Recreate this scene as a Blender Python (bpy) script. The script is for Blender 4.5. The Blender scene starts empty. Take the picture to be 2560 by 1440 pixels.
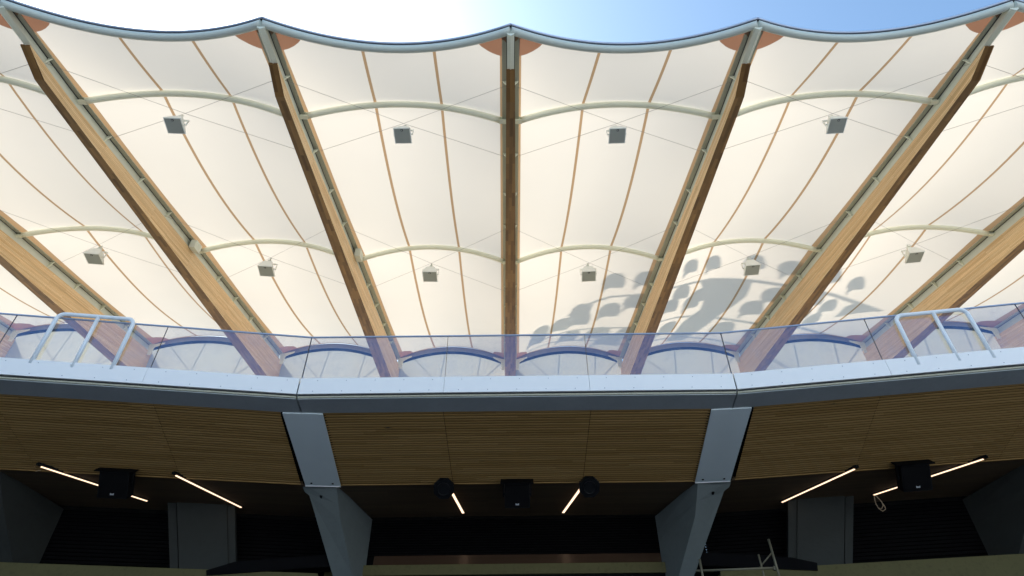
import bpy, math, random
from mathutils import Vector, Matrix
random.seed(7)
R = math.radians
S = bpy.context.scene
COL = S.collection
PI = math.pi

# ------------------------------------------------------------------ camera
PITCH, ROLL, FPX, U0, V0 = 0.7048704, -0.0109936, 1600.0, 1289.27, 720.0
Z0 = 1.6                                   # eye height above the ground
CP, SP = math.cos(PITCH), math.sin(PITCH)
CR, SR = math.cos(ROLL), math.sin(ROLL)

def ray(u, v):
    a, b = u - U0, v - V0
    x, y = CR * a + SR * b, -SR * a + CR * b
    xc, yc = x / FPX, -y / FPX
    return Vector((xc, CP - yc * SP, SP + yc * CP))

def proj(P):
    x, y, z = P[0], P[1], P[2] - Z0
    zc = y * CP + z * SP
    yc = -y * SP + z * CP
    a, b = x / zc * FPX, -yc / zc * FPX
    return U0 + CR * a - SR * b, V0 + SR * a + CR * b

EYE = Vector((0, 0, Z0))
def at_h(u, v, h):
    d = ray(u, v); return EYE + d * (h / d.z)

X = Vector((1, 0, 0)); YU = Vector((0, -SP, CP)); FW = Vector((0, CP, SP))
camr = CR * X + SR * YU
camu = -SR * X + CR * YU
cam_d = bpy.data.cameras.new('camera')
cam = bpy.data.objects.new('camera', cam_d); COL.objects.link(cam)
m = Matrix((camr, camu, -FW)).transposed().to_4x4()
m.translation = EYE
cam.matrix_world = m
cam_d.sensor_width = 36.0
cam_d.lens = 36.0 * FPX / 2560.0
cam_d.shift_x = -(U0 - 1280.0) / 2560.0
cam_d.clip_start = 0.05; cam_d.clip_end = 5000
S.camera = cam

# ------------------------------------------------------------------ materials
def newmat(name):
    mt = bpy.data.materials.new(name); mt.use_nodes = True
    nt = mt.node_tree; nt.nodes.clear()
    out = nt.nodes.new('ShaderNodeOutputMaterial')
    return mt, nt, out

def nd(nt, t, **kw):
    n = nt.nodes.new(t)
    for k, v in kw.items():
        if k in n.inputs.keys() if isinstance(k, str) else False: n.inputs[k].default_value = v
        else: setattr(n, k, v)
    return n

def mth(nt, op, a, b=None, c=None, clamp=False):
    n = nt.nodes.new('ShaderNodeMath'); n.operation = op; n.use_clamp = clamp
    for i, x in enumerate((a, b, c)):
        if x is None: continue
        if isinstance(x, (int, float)): n.inputs[i].default_value = x
        else: nt.links.new(x, n.inputs[i])
    return n.outputs[0]

def mixc(nt, f, a, b, mode='MIX'):
    n = nt.nodes.new('ShaderNodeMix'); n.data_type = 'RGBA'; n.blend_type = mode
    for s, x in ((n.inputs[0], f), (n.inputs[6], a), (n.inputs[7], b)):
        if isinstance(x, (int, float)): s.default_value = x
        elif isinstance(x, tuple): s.default_value = (*x, 1) if len(x) == 3 else x
        else: nt.links.new(x, s)
    return n.outputs[2]

def paint(name, col, rough=0.5, var=0.06, scale=3.0, bump=0.0, metal=0.0, spec=0.5, dirt=0.0):
    mt, nt, out = newmat(name)
    p = nt.nodes.new('ShaderNodeBsdfPrincipled')
    tc = nt.nodes.new('ShaderNodeTexCoord')
    no = nt.nodes.new('ShaderNodeTexNoise'); no.inputs['Scale'].default_value = scale
    no.inputs['Detail'].default_value = 6; no.inputs['Roughness'].default_value = .6
    nt.links.new(tc.outputs['Object'], no.inputs['Vector'])
    f = mth(nt, 'MULTIPLY_ADD', no.outputs['Fac'], 2 * var, 1 - var)
    c = mixc(nt, 1.0, col, (1, 1, 1), 'MULTIPLY')
    vm = nt.nodes.new('ShaderNodeVectorMath'); vm.operation = 'SCALE'
    nt.links.new(c, vm.inputs[0]); nt.links.new(f, vm.inputs['Scale'])
    colr = vm.outputs[0]
    if dirt:
        n2 = nt.nodes.new('ShaderNodeTexNoise'); n2.inputs['Scale'].default_value = scale * 7
        n2.inputs['Detail'].default_value = 8
        nt.links.new(tc.outputs['Object'], n2.inputs['Vector'])
        g = mth(nt, 'MULTIPLY', mth(nt, 'SUBTRACT', n2.outputs['Fac'], .52, clamp=True), dirt * 6, clamp=True)
        colr = mixc(nt, g, colr, tuple(x * .45 for x in col))
    nt.links.new(colr, p.inputs['Base Color'])
    p.inputs['Roughness'].default_value = rough; p.inputs['Metallic'].default_value = metal
    p.inputs['Specular IOR Level'].default_value = spec
    if bump:
        bm = nt.nodes.new('ShaderNodeBump'); bm.inputs['Strength'].default_value = bump; bm.inputs['Distance'].default_value = .01
        n3 = nt.nodes.new('ShaderNodeTexNoise'); n3.inputs['Scale'].default_value = scale * 12
        nt.links.new(tc.outputs['Object'], n3.inputs['Vector'])
        nt.links.new(n3.outputs['Fac'], bm.inputs['Height']); nt.links.new(bm.outputs[0], p.inputs['Normal'])
    nt.links.new(p.outputs[0], out.inputs[0])
    return mt

def wood(name, c1, c2, row, length, gap=(0, 0, 0), gapw=0.0, streak=1.0, rough=.55, contrast=.6, spec=.35, stain=0):
    """boards laid along uv.x (metres), row height across uv.y"""
    mt, nt, out = newmat(name)
    p = nt.nodes.new('ShaderNodeBsdfPrincipled')
    uv = nt.nodes.new('ShaderNodeUVMap')
    br = nt.nodes.new('ShaderNodeTexBrick')
    br.offset = .37; br.offset_frequency = 2
    br.inputs['Scale'].default_value = 1; br.inputs['Brick Width'].default_value = length
    br.inputs['Row Height'].default_value = row; br.inputs['Mortar Size'].default_value = gapw
    br.inputs['Color1'].default_value = (*c1, 1); br.inputs['Color2'].default_value = (*c2, 1)
    br.inputs['Mortar'].default_value = (*gap, 1); br.inputs['Bias'].default_value = 0
    nt.links.new(uv.outputs[0], br.inputs['Vector'])
    mp = nt.nodes.new('ShaderNodeMapping'); mp.inputs['Scale'].default_value = (1.3, 60 * streak, 1)
    nt.links.new(uv.outputs[0], mp.inputs[0])
    no = nt.nodes.new('ShaderNodeTexNoise'); no.inputs['Scale'].default_value = 1; no.inputs['Detail'].default_value = 7
    no.inputs['Roughness'].default_value = .65
    nt.links.new(mp.outputs[0], no.inputs['Vector'])
    mp2 = nt.nodes.new('ShaderNodeMapping'); mp2.inputs['Scale'].default_value = (.25, 9 * streak, 1)
    nt.links.new(uv.outputs[0], mp2.inputs[0])
    no2 = nt.nodes.new('ShaderNodeTexNoise'); no2.inputs['Scale'].default_value = 1; no2.inputs['Detail'].default_value = 3
    nt.links.new(mp2.outputs[0], no2.inputs['Vector'])
    s = mth(nt, 'MULTIPLY_ADD', no.outputs['Fac'], contrast, 1 - contrast * .5)
    s2 = mth(nt, 'MULTIPLY_ADD', no2.outputs['Fac'], contrast * .8, 1 - contrast * .4)
    s = mth(nt, 'MULTIPLY', s, s2)
    vm = nt.nodes.new('ShaderNodeVectorMath'); vm.operation = 'SCALE'
    nt.links.new(br.outputs['Color'], vm.inputs[0]); nt.links.new(s, vm.inputs['Scale'])
    colr = vm.outputs[0]
    if stain:
        tc = nt.nodes.new('ShaderNodeTexCoord')
        mp3 = nt.nodes.new('ShaderNodeMapping'); mp3.inputs['Scale'].default_value = (.9, 2.6, 1)
        nt.links.new(tc.outputs['Object'], mp3.inputs[0])
        n3 = nt.nodes.new('ShaderNodeTexNoise'); n3.inputs['Scale'].default_value = 1.6; n3.inputs['Detail'].default_value = 9
        n3.inputs['Roughness'].default_value = .75
        nt.links.new(mp3.outputs[0], n3.inputs['Vector'])
        g = mth(nt, 'MULTIPLY', mth(nt, 'SUBTRACT', n3.outputs['Fac'], .63, clamp=True), 12 * stain, clamp=True)
        colr = mixc(nt, g, colr, (.05, .045, .035))
    nt.links.new(colr, p.inputs['Base Color'])
    p.inputs['Roughness'].default_value = rough; p.inputs['Specular IOR Level'].default_value = spec
    nt.links.new(p.outputs[0], out.inputs[0])
    return mt

def emit(name, col, st):
    mt, nt, out = newmat(name)
    e = nt.nodes.new('ShaderNodeEmission'); e.inputs[0].default_value = (*col, 1); e.inputs[1].default_value = st
    nt.links.new(e.outputs[0], out.inputs[0]); return mt

def membrane_mat():
    mt, nt, out = newmat('membrane_fabric')
    a = nt.nodes.new('ShaderNodeUVMap'); a.uv_map = 'seam'      # x: distance to seam, y: distance to beam axis
    b = nt.nodes.new('ShaderNodeUVMap'); b.uv_map = 'corner'    # x: distance to reinforced corner, y: distance to hem
    c = nt.nodes.new('ShaderNodeUVMap'); c.uv_map = 'width'     # x: seam half width, y: edge band half width
    def sep(n):
        s = nt.nodes.new('ShaderNodeSeparateXYZ'); nt.links.new(n.outputs[0], s.inputs[0]); return s.outputs[0], s.outputs[1]
    sd, bd = sep(a); cd, hd = sep(b); sw, bw = sep(c)
    m1 = mth(nt, 'LESS_THAN', sd, sw); m2 = mth(nt, 'LESS_THAN', bd, bw)
    m3 = mth(nt, 'LESS_THAN', cd, .70); m4 = mth(nt, 'LESS_THAN', hd, .05)
    strip = mth(nt, 'MAXIMUM', mth(nt, 'MAXIMUM', m1, m2), m4)
    tc = nt.nodes.new('ShaderNodeTexCoord')
    no = nt.nodes.new('ShaderNodeTexNoise'); no.inputs['Scale'].default_value = .9; no.inputs['Detail'].default_value = 5
    nt.links.new(tc.outputs['Object'], no.inputs['Vector'])
    f = mth(nt, 'MULTIPLY_ADD', no.outputs['Fac'], .06, .97)
    colT = mixc(nt, strip, MEM_T, STRIP_T)
    colT = mixc(nt, m3, colT, PATCH_T)
    colR = mixc(nt, strip, (.72, .69, .62), (.45, .33, .22))
    colR = mixc(nt, m3, colR, (.42, .27, .18))
    vm = nt.nodes.new('ShaderNodeVectorMath'); vm.operation = 'SCALE'
    nt.links.new(colT, vm.inputs[0]); nt.links.new(f, vm.inputs['Scale'])
    d = nt.nodes.new('ShaderNodeBsdfDiffuse'); nt.links.new(colR, d.inputs[0])
    t = nt.nodes.new('ShaderNodeBsdfTranslucent'); nt.links.new(vm.outputs[0], t.inputs[0])
    mx = nt.nodes.new('ShaderNodeMixShader'); mx.inputs[0].default_value = .45
    nt.links.new(d.outputs[0], mx.inputs[1]); nt.links.new(t.outputs[0], mx.inputs[2])
    nt.links.new(mx.outputs[0], out.inputs[0])
    return mt

def glass_mat(name, tint, refl, gcol=(1, 1, 1)):
    mt, nt, out = newmat(name)
    tr = nt.nodes.new('ShaderNodeBsdfTransparent'); tr.inputs[0].default_value = (*tint, 1)
    gl = nt.nodes.new('ShaderNodeBsdfGlossy'); gl.inputs['Roughness'].default_value = .02; gl.inputs[0].default_value = (*gcol, 1)
    lw = nt.nodes.new('ShaderNodeLayerWeight'); lw.inputs[0].default_value = .5
    fr = mth(nt, 'MULTIPLY', mth(nt, 'POWER', lw.outputs['Facing'], 5.0), .8)
    tc = nt.nodes.new('ShaderNodeTexCoord')
    no = nt.nodes.new('ShaderNodeTexNoise'); no.inputs['Scale'].default_value = 2.2; no.inputs['Detail'].default_value = 8
    no.inputs['Roughness'].default_value = .7
    nt.links.new(tc.outputs['Object'], no.inputs['Vector'])
    k = mth(nt, 'MULTIPLY_ADD', no.outputs['Fac'], refl * .5, refl * .75)
    f = mth(nt, 'ADD', k, fr, clamp=True)
    df = nt.nodes.new('ShaderNodeBsdfDiffuse'); df.inputs[0].default_value = (.66, .68, .70, 1)
    dust = mth(nt, 'MULTIPLY', mth(nt, 'SUBTRACT', no.outputs['Fac'], .5, clamp=True), .35, clamp=True)
    mx = nt.nodes.new('ShaderNodeMixShader')
    nt.links.new(f, mx.inputs[0]); nt.links.new(tr.outputs[0], mx.inputs[1]); nt.links.new(gl.outputs[0], mx.inputs[2])
    m2 = nt.nodes.new('ShaderNodeMixShader')
    nt.links.new(dust, m2.inputs[0]); nt.links.new(mx.outputs[0], m2.inputs[1]); nt.links.new(df.outputs[0], m2.inputs[2])
    nt.links.new(m2.outputs[0], out.inputs[0])
    return mt

MEM_T = (.655, .585, .50); STRIP_T = (.345, .21, .105); PATCH_T = (.25, .115, .065)
M = {}
M['membrane'] = membrane_mat()
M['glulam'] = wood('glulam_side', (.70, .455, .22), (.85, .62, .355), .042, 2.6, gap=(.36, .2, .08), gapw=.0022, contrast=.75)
M['glulam_under_shade'] = wood('glulam_shaded_underside', (.14, .066, .02), (.31, .163, .054), .075, .55, gap=(.26, .14, .06), gapw=.0015, contrast=.6, streak=.6)  # same timber as the sides, shade painted in as a darker brown
M['steel'] = paint('pale_green_steel', (.88, .89, .72), .42, .04, 2)
M['rail'] = paint('grey_green_steel', (.66, .69, .60), .5, .06, 3)
M['flange'] = paint('dull_olive_steel', (.43, .43, .34), .6, .06, 3)
M['ringtube'] = paint('ring_steel', (.55, .60, .56), .38, .04, 1.5)
M['darkgap'] = paint('dark_gasket', (.02, .022, .03), .6, .1, 4)
M['cable'] = paint('steel_cable', (.33, .30, .28), .4, .05, 8, metal=.6)
M['spk'] = paint('speaker_white', (.88, .89, .84), .5, .04, 4)
M['grille'] = paint('speaker_grille_grey', (.36, .375, .34), .6, .12, 220)
M['badge'] = paint('badge_black', (.02, .02, .022), .4, .05, 4)
M['white'] = paint('white_coated_metal', (.91, .92, .93), .38, .025, 1.1, spec=.5)
M['rivet'] = paint('rivet_grey', (.42, .45, .5), .4, .05, 4)
M['seamgap'] = paint('joint_shadow', (.03, .03, .035), .8, .1, 4)
M['cream'] = paint('cream_edge_strip', (.50, .48, .36), .7, .1, 6, dirt=.4)
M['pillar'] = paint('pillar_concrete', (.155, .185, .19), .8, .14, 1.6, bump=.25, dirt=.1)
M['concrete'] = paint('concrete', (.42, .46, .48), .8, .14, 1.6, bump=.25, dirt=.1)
M['concrete_d'] = paint('darkened_concrete', (.042, .046, .044), .85, .16, 1.2, spec=.2, bump=.25, dirt=.1)
M['ochre'] = paint('yellowish_concrete', (.115, .105, .042), .85, .12, 2.0, bump=.2, dirt=.3)
M['bluegrey'] = paint('blue_grey_panel', (.82, .93, .98), .4, .05, 1.2)
M['slat'] = wood('soffit_slats', (.345, .205, .072), (.46, .285, .11), .0784, 1.9, contrast=.15, streak=.5, stain=.8, rough=.6, spec=.25)
M['ceil'] = wood('ceiling_boards', (.12, .08, .05), (.15, .105, .062), .10, 2.2, gap=(.08, .05, .03), gapw=.003, contrast=.4, streak=.4, rough=.6, spec=.2)
M['black'] = paint('matt_black', (.004, .004, .005), .8, .15, 3, spec=.08)
M['blackmetal'] = paint('black_speaker', (.006, .007, .009), .5, .15, 5, spec=.2)
M['blackgrille'] = paint('black_grille', (.004, .004, .005), .8, .2, 160, spec=.1)
M['louver'] = paint('dark_louver', (.005, .005, .006), .7, .1, 3, spec=.08)
M['gloss'] = paint('dark_polished_panel', (.06, .035, .022), .24, .06, 2, spec=.8)
M['lamp'] = emit('warm_lamp', (1.0, .68, .45), .8)
M['handrail'] = paint('pale_blue_handrail', (.80, .87, .94), .35, .03, 3)
M['glass'] = glass_mat('balustrade_glass', (.955, .95, .89), .14, (.33, .55, 1.0))
M['railcap'] = paint('rail_cap', (.45, .50, .62), .3, .05, 3, metal=.6)
M['archC'] = paint('arch_blue_grey', (.24, .24, .27), .5, .08, 3)
M['panel'] = None
M['scaff'] = paint('galvanised_tube', (.20, .18, .12), .5, .1, 6, metal=.3)
M['rope'] = paint('pale_cord', (.55, .42, .28), .7, .1, 8)
M['bounce_seats'] = paint('unseen_pale_seating', (.42, .45, .48), .7, .2, 2)
M['unseen_stand'] = paint('unseen_terrace_concrete', (.84, .79, .68), .85, .1, 1)
M['seat'] = paint('unseen_seat_plastic', (.05, .055, .07), .5, .05, 4)
M['ground'] = paint('paving', (.27, .30, .33), .85, .12, .4)
def panel_mat():
    mt, nt, out = newmat('wall_sheet')
    t = nt.nodes.new('ShaderNodeBsdfTranslucent'); t.inputs[0].default_value = (.40, .40, .375, 1)
    d = nt.nodes.new('ShaderNodeBsdfDiffuse'); d.inputs[0].default_value = (.5, .5, .5, 1)
    mx = nt.nodes.new('ShaderNodeMixShader'); mx.inputs[0].default_value = .5
    nt.links.new(d.outputs[0], mx.inputs[1]); nt.links.new(t.outputs[0], mx.inputs[2]); nt.links.new(mx.outputs[0], out.inputs[0])
    return mt
M['panel'] = panel_mat()

# ------------------------------------------------------------------ mesh builder
class MB:
    def __init__(s): s.v = []; s.f = []; s.uv = []; s.mi = []; s.sm = []
    def add(s, verts, faces, uvs=None, mi=0, smooth=False):
        o = len(s.v); s.v += [Vector(p) for p in verts]
        for k, f in enumerate(faces):
            s.f.append([i + o for i in f])
            s.uv.append(uvs[k] if uvs else None); s.mi.append(mi); s.sm.append(smooth)
    def quad(s, a, b, c, d, mi=0):
        w = (Vector(b) - Vector(a)).length; h = (Vector(d) - Vector(a)).length
        s.add([a, b, c, d], [(0, 1, 2, 3)], [[(0, 0), (w, 0), (w, h), (0, h)]], mi)
    def hexa(s, p, mi=0, uvo=0.0):
        """p: 8 points, bottom 0-3 (ccw from above) then top 4-7; uv.x runs along edge 0-1"""
        p = [Vector(q) for q in p]
        L = (p[1] - p[0]).length; W = (p[3] - p[0]).length; H = (p[4] - p[0]).length
        fs = [(3, 2, 1, 0), (4, 5, 6, 7), (0, 1, 5, 4), (2, 3, 7, 6), (1, 2, 6, 5), (3, 0, 4, 7)]
        u = uvo
        us = [[(u, W), (u + L, W), (u + L, 0), (u, 0)], [(u, 0), (u + L, 0), (u + L, W), (u, W)],
              [(u, 0), (u + L, 0), (u + L, H), (u, H)], [(u + L, 0), (u, 0), (u, H), (u + L, H)],
              [(u, 0), (u + W, 0), (u + W, H), (u, H)], [(u, 0), (u + W, 0), (u + W, H), (u, H)]]
        s.add(p, fs, us, mi)
    def box(s, c, sx, sy, sz, mi=0, rot=None):
        c = Vector(c); q = []
        for z in (-1, 1):
            for x, y in ((-1, -1), (1, -1), (1, 1), (-1, 1)):
                d = Vector((x * sx / 2, y * sy / 2, z * sz / 2))
                q.append(c + (rot @ d if rot else d))
        s.hexa(q, mi)
    def loft(s, rings, caps=True, mi=0, smooth=False, uvs=None, closed=True):
        n = len(rings[0]); o = len(s.v)
        for r in rings: s.v += [Vector(p) for p in r]
        m_ = n if closed else n - 1
        for k in range(len(rings) - 1):
            for i in range(m_):
                j = (i + 1) % n
                s.f.append([o + k * n + i, o + k * n + j, o + (k + 1) * n + j, o + (k + 1) * n + i])
                s.uv.append(None); s.mi.append(mi if not isinstance(mi, (list, tuple)) else mi[i]); s.sm.append(smooth)
        if caps:
            s.f.append([o + i for i in range(n)][::-1]); s.uv.append(None); s.mi.append(mi if not isinstance(mi, (list, tuple)) else mi[0]); s.sm.append(False)
            s.f.append([o + (len(rings) - 1) * n + i for i in range(n)]); s.uv.append(None); s.mi.append(mi if not isinstance(mi, (list, tuple)) else mi[0]); s.sm.append(False)
    def tube(s, pts, r, n=12, mi=0, caps=True):
        pts = [Vector(p) for p in pts]; rings = []
        up = None
        for i, p in enumerate(pts):
            t = (pts[min(i + 1, len(pts) - 1)] - pts[max(i - 1, 0)]).normalized()
            if up is None:
                up = Vector((0, 0, 1)) if abs(t.z) < .9 else Vector((1, 0, 0))
            a = t.cross(up).normalized(); b = a.cross(t).normalized(); up = b
            rr = r[i] if isinstance(r, (list, tuple)) else r
            rings.append([p + (a * math.cos(2 * PI * k / n) + b * math.sin(2 * PI * k / n)) * rr for k in range(n)])
        s.loft(rings, caps, mi, True)
    def build(s, name, mats, parent=None, base=None):
        if not isinstance(mats, (list, tuple)): mats = [mats]
        me = bpy.data.meshes.new(name)
        b = Vector(base) if base is not None else (Vector(parent['_b']) if parent is not None and '_b' in parent else Vector((0, 0, 0)))
        me.from_pydata([tuple(p - b) for p in s.v], [], s.f)
        for mt in mats: me.materials.append(mt)
        me.polygons.foreach_set('material_index', s.mi)
        me.polygons.foreach_set('use_smooth', s.sm)
        if any(u is not None for u in s.uv):
            l = me.uv_layers.new(name='UVMap')
            for p, u in zip(me.polygons, s.uv):
                if u is None: continue
                for li, c in zip(p.loop_indices, u): l.data[li].uv = c
        me.update()
        o = bpy.data.objects.new(name, me); COL.objects.link(o)
        if parent is not None:
            o.parent = parent; o['_b'] = tuple(b)
        else:
            o.location = b
        return o

def tag(o, label=None, cat=None, group=None, kind=None):
    if label: o['label'] = label
    if cat: o['category'] = cat
    if group: o['group'] = group
    if kind: o['kind'] = kind
    return o
def thing(name, label, cat, base, group=None):
    o = bpy.data.objects.new(name, None); COL.objects.link(o)
    o.empty_display_size = .2
    o.location = base; o['_b'] = tuple(base)
    return tag(o, label, cat, group)
def copy_tree(o, parent=None):
    c = o.copy(); COL.objects.link(c); c.parent = parent
    for ch in o.children: copy_tree(ch, c)
    return c

# ------------------------------------------------------------------ roof frame
SC = 1.45                                        # roof lies this much farther out than the unit fit
CD, CX = 51.68005 * SC, .69952 * SC
AZ = {-3: -.1801, -2: -.12226, -1: -.0679, 0: -.01308, 1: .04173, 2: .09624, 3: .15292}
AZ[-4] = AZ[-3] - .0566; AZ[4] = AZ[3] + .0562
AZ[-5] = AZ[-4] - .0556; AZ[5] = AZ[4] + .0556
KN = [(3.979, 7.572), (5.615, 8.035), (10.324, 9.546), (17.794, 11.898)]   # node line: ring, upper arch, lower arch, rear arch
def lin(tab, x):
    if x <= tab[0][0]: a, b = tab[0], tab[1]
    else:
        for a, b in zip(tab, tab[1:]):
            if x <= b[0]: break
    return a[1] + (b[1] - a[1]) * (x - a[0]) / (b[0] - a[0])
def node(rho): return lin(KN, rho)
def C3(rho, az, h, off=0.0, dz=0.0):
    """rho, h in unit fit; off = metres sideways, dz metres up"""
    r = rho * SC + CD
    return Vector((CX + r * math.sin(az) + off * math.cos(az), -CD + r * math.cos(az) - off * math.sin(az), h * SC + dz + Z0))
def wood_bot(rho):
    return 7.566 + (.2484 if rho >= 5 else .1045) * (rho - 5) if rho >= 5 else 7.614 + (7.566 - 7.614) * (rho - 4.541) / (5 - 4.541)
def wood_top(rho): return node(rho) - lin([(4.541, .097), (5.3, .124), (6.9, .149), (8.7, .175), (14.85, .215), (20, .23)], rho)
def wood_w(rho): return .166 + .0258 * (rho - 4.541)
def flange_hw(rho): return .165 + .0105 * (rho - 4.5)
def band_hw(rho): return .205 + .0165 * (rho - 4.5)

BEAM = {-4: 'roof beam seen only as a sliver behind the glass at far left',
        -3: 'timber roof beam running off the left edge behind the white handrail',
        -2: 'second timber roof beam left of the upright centre beam',
        -1: 'first timber roof beam left of the upright centre beam',
        0: 'upright centre timber roof beam seen from straight below',
        1: 'first timber roof beam right of the upright centre beam',
        2: 'second timber roof beam right of the upright centre beam',
        3: 'timber roof beam running off the right edge behind the white handrail',
        4: 'roof beam seen only as a sliver behind the glass at far right'}
RHO_END = 19.4
for j in range(-4, 5):
    az = AZ[j]
    t = thing('roof_beam', BEAM[j], 'beam', C3(RHO_END, az, wood_bot(RHO_END)), 'timber roof beams')
    b = MB()
    rs = [4.541, 5.0] + [5.0 + .48 * k for k in range(1, 31)]
    acc = 0; prev = None
    for a_, c_ in zip(rs, rs[1:]):
        P = {}
        for q, rho in ((0, a_), (1, c_)):
            w = wood_w(rho) / 2
            for sgn in (-1, 1):
                P[q, sgn, 0] = C3(rho, az, wood_bot(rho), sgn * w)
                P[q, sgn, 1] = C3(rho, az, wood_top(rho), sgn * w)
        L0, L1 = a_ * SC, c_ * SC
        d0, d1 = (wood_top(a_) - wood_bot(a_)) * SC, (wood_top(c_) - wood_bot(c_)) * SC
        # lamellas run parallel to the top edge
        yo = j * 3.7
        b.add([P[0, 1, 0], P[1, 1, 0], P[1, 1, 1], P[0, 1, 1]], [(0, 1, 2, 3)], [[(L0, yo - d0), (L1, yo - d1), (L1, yo), (L0, yo)]])
        b.add([P[0, -1, 0], P[0, -1, 1], P[1, -1, 1], P[1, -1, 0]], [(0, 1, 2, 3)], [[(L0, yo + 5 - d0), (L0, yo + 5), (L1, yo + 5), (L1, yo + 5 - d1)]])
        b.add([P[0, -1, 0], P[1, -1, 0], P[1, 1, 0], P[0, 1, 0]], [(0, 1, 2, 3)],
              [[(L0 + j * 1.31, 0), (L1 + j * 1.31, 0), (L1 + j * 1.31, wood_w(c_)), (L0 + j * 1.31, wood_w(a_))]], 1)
        b.add([P[0, -1, 1], P[0, 1, 1], P[1, 1, 1], P[1, -1, 1]], [(0, 1, 2, 3)], [[(L0, 0), (L0, .2), (L1, .2), (L1, 0)]])
        if prev is None:
            b.add([P[0, -1, 0], P[0, 1, 0], P[0, 1, 1], P[0, -1, 1]], [(0, 1, 2, 3)], [[(0, 0), (.15, 0), (.15, .1), (0, .1)]], 1)
        prev = P
    b.add([P[1, -1, 0], P[1, -1, 1], P[1, 1, 1], P[1, 1, 0]], [(0, 1, 2, 3)], [[(0, 0), (.15, 0), (.15, .1), (0, .1)]])
    b.build('timber', [M['glulam'], M['glulam_under_shade']], t)
    # steel fin on top of the timber, V-shaped towards the tip
    b = MB(); rings = []
    for k in range(31):
        rho = 3.99 + (17.75 - 3.99) * k / 30
        ht = node(rho); w = .066 + .0022 * (rho - 4)
        lo = min(-.11, (wood_top(rho) - ht) * SC + .012) if rho > 4.6 else -.13
        lo = max(lo, -.35)
        top = .035
        dip = .03 if rho < 5.2 else 0
        rings.append([C3(rho, az, ht, -w, top), C3(rho, az, ht, -w, lo + dip), C3(rho, az, ht, 0, lo - dip), C3(rho, az, ht, w, lo + dip), C3(rho, az, ht, w, top)])
    b.loft(rings)
    b.build('steel_fin', M['rail'], t)
    b = MB(); rings = []
    for k in range(31):
        rho = 3.99 + (17.75 - 3.99) * k / 30
        ht = node(rho); w = flange_hw(rho)
        rings.append([C3(rho, az, ht, -w, .037), C3(rho, az, ht, w, .037), C3(rho, az, ht, w, .055), C3(rho, az, ht, -w, .055)])
    b.loft(rings)
    b.build('flange', M['flange'], t)
    # dark gasket line beside the fin
    b = MB(); 
    for sgn in (-1, 1):
        rings = []
        for k in range(31):
            rho = 4.05 + (17.7 - 4.05) * k / 30
            ht = node(rho); w = .066 + .0022 * (rho - 4)
            x0, x1 = sgn * (w + .002), sgn * (w + .011)
            rings.append([C3(rho, az, ht, x0, .018), C3(rho, az, ht, x1, .018), C3(rho, az, ht, x1, .034), C3(rho, az, ht, x0, .034)])
        b.loft(rings)
    b.build('gasket', M['darkgap'], t)
    # triangular gusset brackets
    for rho in (4.85, 6.45, 7.6, 8.75, 11.65, 12.9, 14.3, 15.8):
        ht = node(rho); d = (wood_top(rho) - ht) * SC
        for sgn in (-1, 1):
            b = MB()
            x0 = sgn * (.07 + .0022 * (rho - 4)); x1 = sgn * flange_hw(rho) * .93
            tri = [(x0, .03), (x1, .03), (x0, d + .03)]
            ra, rb = rho - .006, rho + .006
            A_ = [C3(ra, az, ht, x, z) for x, z in tri]; B_ = [C3(rb, az, ht, x, z) for x, z in tri]
            b.add(A_ + B_, [(0, 1, 2), (5, 4, 3), (0, 3, 4, 1), (1, 4, 5, 2), (2, 5, 3, 0)])
            b.build('bracket', M['steel'], t)

# small grey boxes on two beams
for j, lab in ((-2, 'small grey box on the second beam left of centre beam'),
               (-1, 'small grey box on the first beam left of centre beam')):
    az = AZ[j]; rho = 10.0; ht = node(rho)
    t = thing('junction_box', lab, 'box', C3(rho, az, ht, .2, -.2), 'junction boxes on the beams')
    b = MB()
    q = []
    for dz in (-.30, .0):
        for r_, o_ in ((9.82, .17), (9.82, .33), (10.12, .33), (10.12, .17)):
            q.append(C3(r_, az, node(r_), o_, dz))
    b.hexa([q[0], q[1], q[2], q[3], q[4], q[5], q[6], q[7]])
    b.build('case', M['rail'], t)
    b = MB(); b.tube([C3(10.12, az, node(10.12), .25, -.15), C3(10.26, az, node(10.26), .2, -.12)], .03, 8)
    b.build('conduit', M['blackmetal'], t)

# ------------------------------------------------------------------ bays: ring, arches, membrane
def bayname(i):
    n = ['', 'first', 'second', 'third', 'fourth']
    return f'{n[-i]} bay left of centre beam' if i < 0 else f'{n[i + 1]} bay right of centre beam'
def para(u): return 1 - (2 * u - 1) ** 2
TR = [.066, .068, .076, .0]                       # tube radii in metres
def chord(i, rho, h, u, off0, dz=0.0):
    a = C3(rho, AZ[i], h, off0, dz); b = C3(rho, AZ[i + 1], h, -off0, dz)
    return a.lerp(b, u)
def solve(fn, target):
    lo, hi = 0.0, 3.0
    up = proj(fn(hi))[1] > proj(fn(lo))[1]
    for _ in range(50):
        mid = (lo + hi) / 2
        if (proj(fn(mid))[1] > target) == up: hi = mid
        else: lo = mid
    return lo
UPV = Vector((0, 0, 1))
AMP = [0] + [solve(lambda e, k=k: chord(-1, KN[k][0], KN[k][1], .5, .196) + UPV * e, tv) for k, tv in ((1, 261), (2, 618), (3, 876))]
def ring_pt(i, u, e, extra=0.0, dz=0.0):
    rho = KN[0][0] + (e * para(u) + extra) / SC
    p = chord(i, rho, node(KN[0][0]) + .283 * (rho - KN[0][0]), u, 0.0, dz); return p
ERING = solve(lambda e: ring_pt(-1, .5, e), 123)
print('AMP', AMP, 'ERING', ERING)

def seam_u(rho):
    return lin([(3.9, .375), (5.615, .345), (10.3, .332), (17.8, .33)], rho), lin([(3.9, .685), (5.615, .675), (10.3, .668), (17.8, .67)], rho)

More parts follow.
